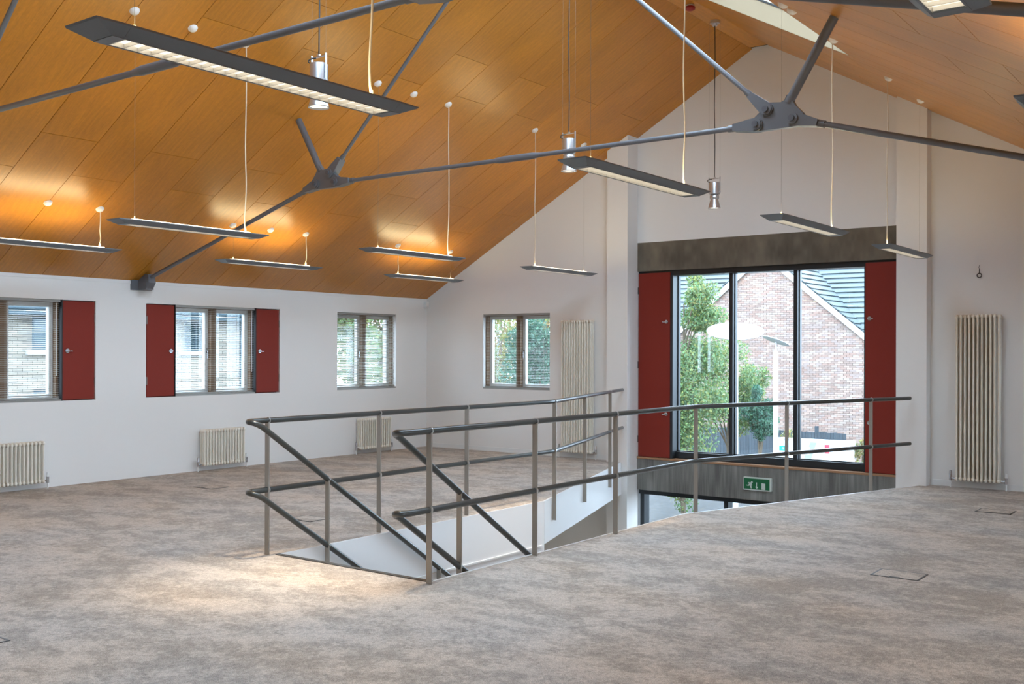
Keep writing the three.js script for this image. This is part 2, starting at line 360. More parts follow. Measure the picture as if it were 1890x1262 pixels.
  const fr = [L(SKY.s0, SKY.s0 + 0.05, 0.180, 0.200, SKY.z0, SKY.z1), L(SKY.s1 - 0.05, SKY.s1, 0.180, 0.200, SKY.z0, SKY.z1)];
  for (let i = 0; i <= 3; i++) { const z = SKY.z0 + (SKY.z1 - SKY.z0) * i / 3; fr.push(L(SKY.s0, SKY.s1, 0.180, 0.200, z - 0.02, z + 0.02)); }
  part(sky, 'frame', fr, M.frameDark);
  part(sky, 'pane', L(SKY.s0 + 0.03, SKY.s1 - 0.03, 0.186, 0.191, SKY.z0 + 0.01, SKY.z1 - 0.01), M.glass);
}

// ---------------------------------------------------------------- small windows with blinds and shutters
function smallWindow(name, label, pos, turn, sides, blindLabel, tilt) {
  const w = WIN.w, h = WIN.y1 - WIN.y0, g = thing(name, label, 'window', pos, turn, null, 'structure');
  part(g, 'frame', ring(w, h, 0.032, -0.14, -0.075), M.timber);
  part(g, 'mullion', box(0.085, h - 0.064, 0.065, 0, 0, -0.1075), M.timber);
  part(g, 'sill_strip', box(w, 0.022, 0.07, 0, -h / 2 + 0.011, -0.04), M.headrail);
  const cw = (w - 0.064 - 0.085) / 2, cx = 0.0425 + cw / 2;
  for (const s of [-1, 1]) {
    const sash = part(g, 'sash', ring(cw + 0.02, h - 0.05, 0.058, -0.205, -0.142).translate(s * cx, 0, 0), M.white);
    part(g, 'pane', box(cw - 0.096, h - 0.166, 0.006, s * cx, 0, -0.175), M.glass);
    const hx = s * (0.0425 + 0.02);
    part(sash, 'handle', [box(0.022, 0.06, 0.012, hx, 0, -0.138), box(0.012, 0.11, 0.012, hx, -0.05, -0.115), box(0.012, 0.012, 0.03, hx, 0, -0.125)], M.chrome);
  }
  if (sides) {
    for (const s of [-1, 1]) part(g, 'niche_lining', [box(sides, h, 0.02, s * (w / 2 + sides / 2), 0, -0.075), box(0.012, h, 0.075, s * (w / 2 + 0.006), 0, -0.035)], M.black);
    for (const s of [-1, 1]) part(g, 'niche_back', box(sides, h, 0.2, s * (w / 2 + sides / 2), 0, -0.19), M.paint);
  }
  if (blindLabel) {
    const b = thing('venetian_blind', blindLabel, 'blind', pos, turn, 'venetian blinds over the small windows');
    part(b, 'headrail', box(w - 0.02, 0.028, 0.04, 0, h / 2 - 0.016, -0.032), M.headrail);
    part(b, 'bottom_rail', box(w - 0.03, 0.014, 0.026, 0, -h / 2 + 0.034, -0.032), M.headrail);
    const sg = box(w - 0.03, 0.0011, 0.0245).rotateX(tilt), n = 46, top = h / 2 - 0.045, bot = -h / 2 + 0.055;
    for (let i = 0; i < n; i++) { const m = part(b, 'slat', sg, M.slat); m.position.set(0, top + (bot - top) * i / (n - 1), -0.032); }
    for (const x of [-0.5, 0, 0.5]) for (const z of [-0.0455, -0.0185]) part(b, 'ladder_cord', box(0.0022, h - 0.08, 0.001, x * (w - 0.25), 0, z), M.slat);
    part(b, 'tilt_wand', rod(V(w / 2 - 0.06, h / 2 - 0.04, -0.01), V(w / 2 - 0.06, -h / 2 + 0.30, -0.008), 0.004, 6), M.white);
  }
}
function shutter(label, pos, turn, w, h, latchSide, latches, group) {
  const g = thing('shutter', label, 'shutter', pos, turn, group);
  part(g, 'panel', rbox(w, h, 0.032, 0.003, 0, 0, 0), M.red);
  for (const y of latches) {
    const x = latchSide * (w / 2 - 0.055), l = part(g, 'latch', [new THREE.CylinderGeometry(0.026, 0.028, 0.014, 14).rotateX(Math.PI / 2).translate(x, y, 0.023), new THREE.CylinderGeometry(0.011, 0.011, 0.03, 10).rotateX(Math.PI / 2).translate(x, y, 0.04)], M.chrome);
    part(l, 'thumb_turn', rbox(0.062, 0.013, 0.012, 0.004, x - latchSide * 0.022, y - 0.003, 0.055), M.chrome);
  }
  const hy = h > 2 ? [-h / 2 + 0.25, 0, h / 2 - 0.25] : [-h / 2 + 0.2, h / 2 - 0.2];
  for (const y of hy) part(g, 'hinge', [rod(V(-latchSide * (w / 2 + 0.001), y - 0.05, 0.02), V(-latchSide * (w / 2 + 0.001), y + 0.05, 0.02), 0.006, 8)], h > 2 ? M.nosing : M.headrail);
}
const WY = (WIN.y0 + WIN.y1) / 2, WH = WIN.y1 - WIN.y0, T90 = Math.PI / 2;
smallWindow('window_1', 'small timber window partly cut off at the photo edge, red shutter beside it', [XL, WY, LW[0].c], T90, LW[0].sh, 'open venetian blind on the window cut off by the photo edge', 0.10);
smallWindow('window_2', 'small timber window between a pair of red shutters', [XL, WY, LW[1].c], T90, LW[1].sh, 'open venetian blind on the window between two red shutters', 0.10);
smallWindow('window_3', 'small window without shutters on the long wall, next to the corner', [XL, WY, LW[2].c], T90, 0, 'half tilted venetian blind on the long wall window next to the corner', 0.42);
smallWindow('window_4', 'small window in the gable wall beside the tall slim radiator', [-9.685, WY, ZG], 0, 0, 'open venetian blind on the gable wall window', 0.06);
smallWindow('window_5', 'small window on the long wall outside the picture', [XL, WY, -2.98], T90, 0, null, 0);
for (const [i, z] of [-5.955, -8.825, -11.69].entries()) smallWindow('window_' + (10 + i), 'small window in the side wall outside the picture', [XR, WY, z], -T90, 0, null, 0);
{
  const w = LW[0].sh - 0.028, off = WIN.w / 2 + LW[0].sh / 2 + 0.002;
  shutter('red shutter panel beside the window cut off by the photo edge', [XL - 0.022, WY, LW[0].c - off], T90, w, WH - 0.022, -1, [-0.005], 'small red shutters');
  shutter('red shutter outside the picture beyond the cut off window', [XL - 0.022, WY, LW[0].c + off], T90, w, WH - 0.022, 1, [-0.005], 'small red shutters');
  shutter('wider looking red shutter on the truss bracket side of the paired-shutter window', [XL - 0.022, WY, LW[1].c + off], T90, w, WH - 0.022, 1, [-0.005], 'small red shutters');
  shutter('red shutter on the corner side of the paired-shutter window', [XL - 0.022, WY, LW[1].c - off], T90, w, WH - 0.022, -1, [-0.005], 'small red shutters');
}

// ---------------------------------------------------------------- the tall window bay
{
  const bx0 = -7.56, bx1 = -3.78;
  const bm = solo('beam', uvMetres(span(bx0, bx1, 2.765, 3.18, ZR - 0.3, ZR), (x, y, z) => x + z, (x, y) => y), M.concrete, 'dark raw concrete beam above the big window', 'beam', null, 'structure');
  solo('beam', uvMetres(span(bx0, bx1, -0.405, 0.045, ZR - 0.3, ZR), (x, y, z) => x + z, (x, y) => y + 0.7), M.concreteLow, 'grey raw concrete beam under the big window, carrying the exit sign', 'beam', null, 'structure');
  solo('trim_3', rbox(bx1 - bx0, 0.03, 0.30, 0.004, (bx0 + bx1) / 2, 0.06, ZR - 0.14), M.sill, 'brown timber sill of the big window', 'sill', null, 'structure');
  const w = thing('window_6', 'big three-pane window with dark metal frame between tall red shutters', 'window', [0, 0, 0], 0, null, 'structure');
  const x0 = -7.0, x1 = -4.27, y0 = 0.075, y1 = 2.765, z0 = ZR - 0.26, z1 = ZR - 0.11;
  part(w, 'head_rail', span(bx0, bx1, 2.69, y1, z0, ZR - 0.05), M.frameDark);
  part(w, 'bottom_rail', span(x0, x1, y0, 0.17, z0, z1), M.frameDark);
  part(w, 'jamb', span(x0 - 0.05, x0 + 0.015, 0.075, 2.69, z0, ZR - 0.02), M.frameDark);
  part(w, 'jamb', span(x1 - 0.015, x1 + 0.05, 0.075, 2.69, z0, ZR - 0.06), M.frameDark);
  for (const mx of [-6.135, -5.21]) part(w, 'mullion', span(mx - 0.028, mx + 0.028, 0.17, 2.69, z0, z1), M.frameDark);
  for (const [a, b] of [[x0 + 0.015, -6.163], [-6.107, -5.238], [-5.182, x1 - 0.015]]) {
    const p = part(w, 'pane', span(a, b, 0.17, 2.69, z0 + 0.06, z0 + 0.066), M.glass);
    part(p, 'glazing_bead', [span(a, a + 0.012, 0.17, 2.69, z0 + 0.067, z0 + 0.09), span(b - 0.012, b, 0.17, 2.69, z0 + 0.067, z0 + 0.09), span(a, b, 0.17, 0.184, z0 + 0.067, z0 + 0.09)], M.frameDark);
  }
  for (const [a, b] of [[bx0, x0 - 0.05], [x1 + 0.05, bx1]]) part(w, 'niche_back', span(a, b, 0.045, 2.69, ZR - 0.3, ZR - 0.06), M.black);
  const h = 2.655;
  const sw1 = 0.515, sw2 = 0.455;
  shutter('tall red shutter beside the leafy side of the big window', [-7.543 + sw1 / 2, 0.08 + h / 2, ZR - 0.03], 0, sw1, h, 1, [0.62, -0.70], 'tall red shutters');
  shutter('tall red shutter beside the brick house side of the big window', [-3.80 - sw2 / 2, 0.08 + h / 2, ZR - 0.03], 0, sw2, h, -1, [0.62, -0.70], 'tall red shutters');
  // lower window
  const l = thing('window_7', 'dark framed window of the storey below, seen under the concrete beam', 'window', [0, 0, 0], 0, null, 'structure');
  part(l, 'head_rail', span(bx0, bx1, -0.475, -0.405, ZR - 0.26, ZR - 0.08), M.frameDark);
  part(l, 'bottom_rail', span(bx0, bx1, LOW, LOW + 0.09, ZR - 0.26, ZR - 0.11), M.frameDark);
  const xs = [bx0 + 0.035, -6.2, -5.0, bx1 - 0.035];
  for (const x of xs) part(l, 'mullion', span(x - 0.032, x + 0.032, LOW + 0.09, -0.475, ZR - 0.26, ZR - 0.11), M.frameDark);
  for (let i = 0; i < 3; i++) part(l, 'pane', span(xs[i] + 0.032, xs[i + 1] - 0.032, LOW + 0.09, -0.475, ZR - 0.2, ZR - 0.194), M.glass);
}
// exit sign
{
  const g = thing('exit_sign', 'green running-man exit sign on the concrete beam', 'sign', [-5.675, -0.178, ZR], 0);
  part(g, 'housing', rbox(0.40, 0.178, 0.045, 0.006, 0, 0, 0.0225), M.signWhite);
  part(g, 'sign_face', box(0.365, 0.145, 0.004, -0.008, 0, 0.047), M.green);
  const z = 0.0495, P = (pts) => poly(pts, 0.002).translate(0, 0, z);
  const X = (px) => (px - 842) / 1085 * 0.40, Y = (py) => -(py - 690) / 500 * 0.178 + 0.0;
  const limb = (x0, y0, x1, y1, r) => rod(V(X(x0), Y(y0), z + 0.001), V(X(x1), Y(y1), z + 0.001), r, 6).scale(1, 1, 1);
  part(g, 'running_figure', [new THREE.CylinderGeometry(0.013, 0.013, 0.002, 12).rotateX(Math.PI / 2).translate(X(640), Y(630), z + 0.001),
    P([[X(600), Y(635)], [X(645), Y(690)], [X(600), Y(770)], [X(520), Y(760)], [X(500), Y(740)], [X(560), Y(650)]]),
    P([[X(500), Y(640)], [X(610), Y(635)], [X(600), Y(665)], [X(520), Y(665)], [X(500), Y(700)], [X(480), Y(690)]]),
    P([[X(560), Y(740)], [X(520), Y(780)], [X(425), Y(765)], [X(425), Y(742)], [X(500), Y(745)], [X(530), Y(725)]]),
    P([[X(570), Y(750)], [X(625), Y(745)], [X(635), Y(860)], [X(600), Y(870)], [X(575), Y(790)]]),
    P([[X(610), Y(690)], [X(660), Y(740)], [X(640), Y(752)], [X(600), Y(715)]])], M.signWhite);
  part(g, 'arrow', P([[X(810), Y(630)], [X(838), Y(630)], [X(838), Y(785)], [X(888), Y(790)], [X(832), Y(868)], [X(765), Y(790)], [X(810), Y(785)]]), M.signWhite);
  part(g, 'door_symbol', P([[X(1012), Y(645)], [X(1155), Y(650)], [X(1155), Y(885)], [X(1012), Y(880)]]), M.signWhite);
}

// ---------------------------------------------------------------- stair railings
const railY = 1.052, midY = 0.51, RR = 0.0225, SLP = 0.685;
function railing(label, side) {
  // side -1: shuttered-window side, +1: other side
  const g = thing('stair_railing', label, 'railing', [0, 0, 0], 0, 'railings round the stair opening');
  const xo = side < 0 ? -6.385 : -4.70, bend = V(side < 0 ? -6.40 : -4.71, 0, -9.36), end = side < 0 ? V(-7.62, 0, -12.88) : V(-3.585, 0, -12.78);
  const xi = xo - side * 0.105, zt = side < 0 ? -5.20 : -5.15;
  for (const y of [railY, midY]) {
    const pts = [];
    const e = end.clone().setY(y), b = bend.clone().setY(y);
    pts.push(e);
    const cn = cornered([e, b, V(xo, y, zt)], 0.12); cn.slice(1, -1).forEach((p) => pts.push(p));
    // U turn into the stair handrail, dropping as it turns
    const cx = (xo + xi) / 2, r = Math.abs(xo - xi) / 2;
    for (let k = 0; k <= 12; k++) { const a = Math.PI * k / 12; pts.push(V(cx + (xo - cx) * Math.cos(a), y - 0.028 * Math.max(0, k - 5) / 7 * ((k - 5) / 7), zt + Math.sin(a) * r * 1.0)); }
    const z2 = zt, y2 = y - 0.028; pts.push(V(xi, y2 - 0.012, z2 - 0.025)); 
    const L = 4.05; pts.push(V(xi, y2 - 0.012 - L * SLP, z2 - 0.025 - L));
    part(g, y === railY ? 'handrail' : 'mid_rail', toCreasedNormals(tubeAlong(pts, RR, 12), 0.9), M.rail);
  }
  // upright flat bar posts
  const hang = side < 0 ? -0.25 : -0.25;
  const at = (t) => bend.clone().lerp(end, t);
  const posts = [[V(xo, 0, -5.36), 0, 0], [V(xo, 0, -6.61), 0, 0], [V(xo, 0, -7.83), 0, 0]];
  const ang = Math.atan2(-(end.x - bend.x), -(end.z - bend.z));
  const inw = side < 0 ? 0.05 : -0.05;
  if (side < 0) for (const t of [0.004, 0.385, 0.775]) posts.push([at(t), ang * (t > 0.1 ? 1 : 0.5), hang]);
  else posts.push([V(-4.712, 0, -9.40), ang * 0.5, hang], [at(0.385), ang, hang], [at(0.79), ang, hang]);
  const pg = (y0) => rbox(0.046, railY - y0 - RR * 0.6, 0.012, 0.002, 0, (railY + y0 - RR * 0.6) / 2, 0);
  const full = pg(0), low = pg(hang), cg = new THREE.CylinderGeometry(RR + 0.0035, RR + 0.0035, 0.006, 14).rotateX(Math.PI / 2);
  const bar = (y0) => box(0.046, railY - y0, 0.0035, 0, (railY + y0) / 2, -0.0085);
  for (const [p, a, y0] of posts) {
    const m = part(g, 'post', y0 ? low : full, M.post); m.position.set(p.x, 0.002, p.z); m.rotation.y = a;
    for (const y of [railY, midY]) { const c = part(m, 'collar', cg, M.collar); c.position.set(0, y - 0.002, -0.009); }
  }
  // posts standing on the stair
  const topAt = (z, y) => y - 0.04 - (zt - 0.025 - z) * SLP;
  for (const z of side < 0 ? [-5.90, -7.3, -8.7] : [-5.81, -7.2, -8.6]) {
    const y1 = topAt(z, railY) - RR * 0.5, y0 = Math.max(-2.95, y1 - 0.71 - (z < -6.5 ? 0.28 : 0));
    const m = part(g, 'stair_post', rbox(0.046, y1 - y0, 0.012, 0.002, 0, (y0 + y1) / 2, 0), M.post); m.position.set(xi, 0, z);
    for (const y of [railY, midY]) { const c = part(m, 'collar', cg.clone().rotateX(-Math.atan(SLP) * -1), M.collar); c.position.set(0, topAt(z, y), -0.008); }
  }
}
railing('dark tubular railing on the side of the stair opening facing the shuttered windows', -1);
railing('dark tubular railing on the open carpet side, crossing in front of the big window', 1);

// ---------------------------------------------------------------- column radiators
function sectionGeo(h) {
  const out = [], cols = 3, dz = 0.036, r = 0.0125;
  for (let i = 0; i < cols; i++) out.push(new THREE.CylinderGeometry(r, r, h - 0.07, 8, 1, true).translate(0, h / 2, (i - 1) * dz));
  for (const y of [0.032, h - 0.032]) {
    out.push(new THREE.CapsuleGeometry(0.0185, dz * 2 + 0.006, 3, 8).rotateX(Math.PI / 2).scale(1, 1.35, 1).translate(0, y, 0));
    out.push(new THREE.CylinderGeometry(0.012, 0.012, 0.046, 8).rotateZ(Math.PI / 2).translate(0, y, 0));
  }
  return mergeGeometries(out.map((q) => q.toNonIndexed()));
}
function radiator(label, pos, turn, n, h, group) {
  const g = thing('radiator', label, 'radiator', pos, turn, group), sg = sectionGeo(h), p = 0.0462, y0 = h > 1 ? 0.075 : 0.06, off = 0.085;
  for (let i = 0; i < n; i++) { const m = part(g, 'section', sg, M.cream); m.position.set((i - (n - 1) / 2) * p, y0, off); }
  for (const s of [-1, 1]) {
    const x = s * (n * p / 2 + 0.05), v = part(g, 'valve', [rod(V(s * (n * p / 2 - 0.01), y0 + 0.032, off), V(x, y0 + 0.032, off), 0.01, 8), rod(V(x, y0 + 0.005, off), V(x, y0 + 0.075, off), 0.016, 10)], M.chrome);
    part(v, 'valve_cap', rod(V(x, y0 + 0.075, off), V(x, y0 + 0.125, off), 0.018, 10, 0.014), s > 0 ? M.white : M.chrome);
    part(g, 'pipe', rod(V(x, -0.002, off), V(x, y0 + 0.01, off), 0.0085, 8), M.white);
    part(g, 'wall_bracket', box(0.02, 0.03, off - 0.004, s * n * p * 0.35, y0 + h * 0.82, off / 2 + 0.002), M.cream);
  }
  return g;
}
radiator('low cream column radiator cut off by the photo edge', [XL, 0, -6.02], T90, 14, 0.50, 'low column radiators on the long wall');
radiator('low cream column radiator below the paired-shutter window', [XL, 0, -8.86], T90, 15, 0.50, 'low column radiators on the long wall');
radiator('low cream column radiator below the corner window, behind the railing', [XL, 0, -11.76], T90, 15, 0.50, 'low column radiators on the long wall');
radiator('tall slim column radiator between the gable window and the pillar', [-8.475, 0, ZG], 0, 12, 2.0, 'tall column radiators');
radiator('tall cream column radiator standing alone under the small wall hook', [-2.872, 0, ZG], 0, 11, 1.98, 'tall column radiators');

// ---------------------------------------------------------------- roof trusses
function truss(z, label, lift = 0) {
  const g = thing('roof_truss', label, 'truss', [0, 0, z], 0, 'steel rod trusses');
  const ND = 2.50, NH = 3.425;
  const P = (x, y) => V(XC + x, y, 0);
  const forkShape = (() => {                                // flat fork: round eye at the pin, tapering to the rod
    const p = []; for (let k = 0; k <= 10; k++) { const a = Math.PI / 2 + Math.PI * k / 10; p.push([0.052 * Math.cos(a), 0.052 * Math.sin(a)]); }
    p.push([0.06, -0.047], [0.20, -0.0255], [0.20, 0.0255], [0.06, 0.047]); return p;
  })();
  for (const s of [-1, 1]) {
    const N = P(s * ND, NH);                                // node
    const pts = [[-0.175, -0.10], [0.185, -0.10], [0.225, -0.06], [0.225, -0.005], [0.165, 0.06], [0.142, 0.10], [0.155, 0.16], [0.095, 0.15], [0.075, 0.112], [0.045, 0.10], [-0.055, 0.112], [-0.105, 0.085], [-0.113, 0.055], [-0.18, 0.0], [-0.20, -0.06]].map(([x, y]) => [s * x, y]);
    const pl = part(g, 'node_plate', poly(s > 0 ? pts : pts.reverse(), 0.05).translate(N.x, N.y, -0.025), M.steel);
    const rods = [];
    for (const [bx, by, to, name, r] of [[-0.063, 0.056, P(s * 0.10, RIDGE_Y - 0.02), 'diagonal_rod', 0.0195], [-0.147, -0.048, P(s * 0.14, NH - 0.048), 'tie_rod', 0.021], [0.147, -0.04, P(s * (XC - XL - 0.20), 2.50 + (s > 0 ? lift : 0)), 'tie_rod', 0.0235]]) {
      const c = V(N.x + s * bx, N.y + by, 0), d = to.clone().sub(c), a = Math.atan2(d.y, d.x); d.normalize();
      part(g, 'fork_end', [poly(forkShape, 0.085).translate(0, 0, -0.0425).rotateZ(a).translate(c.x, c.y, 0), rod(c.clone().add(d.clone().multiplyScalar(0.19)), c.clone().add(d.clone().multiplyScalar(0.25)), r + 0.006, 14)], M.steel);
      part(g, name, rod(c.clone().add(d.clone().multiplyScalar(0.22)), to, r, 12), M.steel);
      part(pl, 'washer', new THREE.CylinderGeometry(0.044, 0.044, 0.115, 20).rotateX(Math.PI / 2).translate(c.x, c.y, 0), M.steel);
      part(pl, 'bolt', new THREE.CylinderGeometry(0.024, 0.025, 0.15, 14).rotateX(Math.PI / 2).translate(c.x, c.y, 0), M.bolt);
    }
    // strut to the rafter line, leaning out
    const top = P(s * 2.955, roofY(XC + s * 2.955) - 0.005);
    part(g, 'strut', rod(V(N.x + s * 0.10, N.y + 0.09, 0), top, 0.036, 14, 0.036), M.steel);
    // eave shoe against the wall
    const wx = s < 0 ? XL : XR;
    part(g, 'wall_bracket', [box(0.03, 0.125, 0.29, wx - s * 0.016, 2.415, 0), box(0.17, 0.125, 0.11, wx - s * 0.11, 2.415, 0)], M.steel);
    const sh = poly(s < 0 ? [[0, 2.36], [0.19, 2.36], [0.25, 2.44], [0.23, 2.545], [0.17, 2.55], [0.0, 2.462]] : [[0, 2.36], [0, 2.462], [-0.17, 2.55], [-0.23, 2.545], [-0.25, 2.44], [-0.19, 2.36]], 0.10).translate(wx, 0, -0.05);
    part(g, 'shoe', sh, M.steel);
  }
  const ty = NH - 0.048;
  part(g, 'turnbuckle', [rod(P(-0.17, ty), P(0.17, ty), 0.032, 12), rod(P(-0.26, ty), P(-0.17, ty), 0.022, 12, 0.032), rod(P(0.17, ty), P(0.26, ty), 0.032, 12, 0.022)], M.steel);
}
truss(-7.655, 'far steel roof truss with both bolted node plates in view');
truss(-3.87, 'near steel roof truss whose rods cross the top of the photo', 0.07);
truss(-0.35, 'steel roof truss above the viewer');

// ---------------------------------------------------------------- suspended linear lights
function hipped(w1, l1, w0, l0, y1, y0, lip) {              // wide outline on top, narrow below
  const a = w1 / 2, b = l1 / 2, c = w0 / 2, d = l0 / 2, P = [[-a, y1, -b], [a, y1, -b], [a, y1, b], [-a, y1, b], [-a, y1 - lip, -b], [a, y1 - lip, -b], [a, y1 - lip, b], [-a, y1 - lip, b], [-c, y0, -d], [c, y0, -d], [c, y0, d], [-c, y0, d]];
  const Q = [[0, 3, 2, 1], [0, 1, 5, 4], [1, 2, 6, 5], [2, 3, 7, 6], [3, 0, 4, 7], [4, 5, 9, 8], [5, 6, 10, 9], [6, 7, 11, 10], [7, 4, 8, 11]];
  const pos = []; for (const q of Q) for (const k of [0, 1, 2, 0, 2, 3]) pos.push(...P[q[k]]);
  const g = new THREE.BufferGeometry(); g.setAttribute('position', new THREE.Float32BufferAttribute(pos, 3)); g.computeVertexNormals();
  g.setAttribute('uv', new THREE.Float32BufferAttribute(new Float32Array(pos.length / 3 * 2), 2)); return g;
}
const lampGeo = {
  body: hipped(0.205, 1.34, 0.115, 1.34, 0.018, -0.021, 0.007),
  cap: (() => { const g = hipped(0.205, 0.12, 0.115, 0.06, 0.018, -0.021, 0.007); const p = g.attributes.position; for (let i = 0; i < p.count; i++) { const z = p.getZ(i), y = p.getY(i); p.setZ(i, z < 0 ? 0 : (y < -0.01 ? 0.045 : y < 0.015 ? 0.122 : 0.126)); if (z > 0 && y > 0.0) p.setX(i, p.getX(i) * 0.94); } g.computeVertexNormals(); return g; })(),
  up: rbox(0.075, 0.026, 1.26, 0.01, 0, 0.0215, 0),
  tray: box(0.104, 0.003, 1.34, 0, -0.002, 0),
  side: box(0.006, 0.017, 1.34),
  blade: box(0.094, 0.014, 0.0035),
  rose: (() => new THREE.LatheGeometry([[0, -0.014], [0.018, -0.012], [0.034, -0.003], [0.044, 0.012], [0.048, 0.034]].map((p) => new THREE.Vector2(...p)), 18))(),
};
function ceilingRose(parent, x, y, z, s) {
  const m = part(parent, 'ceiling_rose', lampGeo.rose, M.cap); m.position.set(x, y - 0.022, z); m.rotation.z = s * TH; return m;
}
const LY = 2.690;
function linearLight(x, zc, label, flexNear = false) {
  const g = thing('linear_light', label, 'light', [x, LY, zc], 0, 'suspended linear lights');
  const s = x < XC ? 1 : -1;
  part(g, 'body', lampGeo.body, M.lampBody);
  const c1 = part(g, 'end_cap', lampGeo.cap, M.lampBody); c1.position.z = 0.671;
  const c2 = part(g, 'end_cap', lampGeo.cap, M.lampBody); c2.position.z = -0.671; c2.rotation.y = Math.PI;
  part(g, 'light_tube', lampGeo.up, M.tubeUp);
  const lv = part(g, 'light_louvre', lampGeo.tray, M.tubeDown);
  for (const q of [-1, 1]) { const m = part(lv, 'louvre_side', lampGeo.side, M.blade); m.position.set(q * 0.0515, -0.0125, 0); }
  const n = 25; for (let i = 0; i < n; i++) { const m = part(lv, 'louvre_blade', lampGeo.blade, M.blade); m.position.set(0, -0.0125, -0.655 + 1.31 * i / (n - 1)); }
  part(g, 'rim', [box(0.007, 0.004, 1.34, -0.0545, -0.021, 0), box(0.007, 0.004, 1.34, 0.0545, -0.021, 0), box(0.116, 0.004, 0.05, 0, -0.021, 0.69), box(0.116, 0.004, 0.05, 0, -0.021, -0.69)], M.lampBody);
  for (const dz of [0.592, -0.592]) {
    const top = roofY(x) - LY;
    const thin = (dz > 0) !== flexNear;
    part(g, thin ? 'wire' : 'flex', thin ? rod(V(0, 0.014, dz), V(0, top, dz), 0.0010, 6)
      : tubeAlong(Array.from({ length: 24 }, (_, i) => { const t = i / 23; return V(0.006 * Math.sin(t * 9 + zc) * (1 - t) * t * 4, 0.014 + (top - 0.014) * t, dz + 0.022 * Math.sin(t * 16) * Math.pow(1 - t, 5)); }), 0.0055, 6), thin ? M.wire : M.flex);
    if (!thin) part(g, 'flex_gland', rod(V(0, 0.014, dz), V(0, 0.07, dz), 0.008, 8, 0.005), M.flex);
    else part(g, 'wire_gripper', rod(V(0, 0.014, dz), V(0, 0.055, dz), 0.005, 8), M.flex);
    ceilingRose(g, 0, top, dz, s);
  }
  const up = new THREE.RectAreaLight(LAMP_WARM, UP_LIGHT, 0.075, 1.26); up.position.set(0, 0.0385, 0); up.lookAt(0, 10, 0); up.rotation.set(Math.PI / 2, 0, 0); up.name = 'tube_up'; g.add(up);
  const dn = new THREE.RectAreaLight(LAMP_WARM, DOWN_LIGHT, 0.09, 1.3); dn.position.set(0, -0.0245, 0); dn.rotation.set(-Math.PI / 2, 0, 0); dn.name = 'louvre_down'; g.add(dn);
  return g;
}
const ROW = { a: -10.345, b: -7.90, c: -3.30, d: -0.84 };
linearLight(ROW.a, -5.77, 'linear light cut off by the photo edge above the shuttered windows');
linearLight(ROW.a, -8.735, 'linear light below the ceiling near the truss wall bracket, low over the long wall');
linearLight(ROW.a, -11.69, 'smallest looking linear light over the corner window', true);
linearLight(ROW.b, -5.77, 'linear light with a glowing top edge passing in front of the sloping tie rod');
linearLight(ROW.b, -8.745, 'linear light with a glowing top edge hanging just above the corner one');
linearLight(ROW.b, -11.69, 'thin linear light hanging in front of the white gable wall above the tall slim radiator', true);
linearLight(-3.25, -2.72, 'largest linear light, dark and close, across the upper part of the timber slope');
linearLight(-3.27, -5.745, 'linear light in front of the gable wall between two pendant spotlights');
linearLight(ROW.c, -8.70, 'linear light hanging in front of the concrete beam');
linearLight(ROW.c, -11.52, 'small linear light in front of the pillar and tall red shutter', true);
linearLight(ROW.d, -2.74, 'linear light cut off by the top corner of the photo over the near truss rod');
linearLight(ROW.d, -5.66, 'linear light of which only a tip shows at the photo edge beside the timber slope');
linearLight(ROW.a, -2.80, 'linear light outside the picture near the long wall');
linearLight(ROW.b, -2.80, 'linear light outside the picture in the second row');
for (const k of 'abcd') linearLight(ROW[k], 0.2, { a: 'linear light behind the viewer in the row closest to the shuttered windows', b: 'linear light behind the viewer in the second row from the shuttered windows', c: 'linear light behind the viewer in the row below the rooflight edge', d: 'linear light almost directly above the viewer' }[k]);
// blank roses between the cords
for (const [x, z, label] of [[ROW.b, -5.77, 'blank white ceiling rose above the largest linear light, next to its far truss rod'], [ROW.b, -8.735, 'blank white ceiling rose next to the diagonal truss rod on the timber slope'], [ROW.a, -5.77, 'blank white ceiling rose in the bright glow over the shuttered windows'],
  [ROW.a, -8.735, 'blank white ceiling rose beside the sloping tie rod low on the timber'], [ROW.c, -8.30, 'blank white ceiling rose at the edge of the rooflight']]) {
  const m = solo('ceiling_cap', lampGeo.rose, M.cap, label, 'ceiling rose', 'blank ceiling roses'); m.position.set(x, roofY(x) - 0.022, z); m.rotation.z = (x < XC ? 1 : -1) * TH;
}

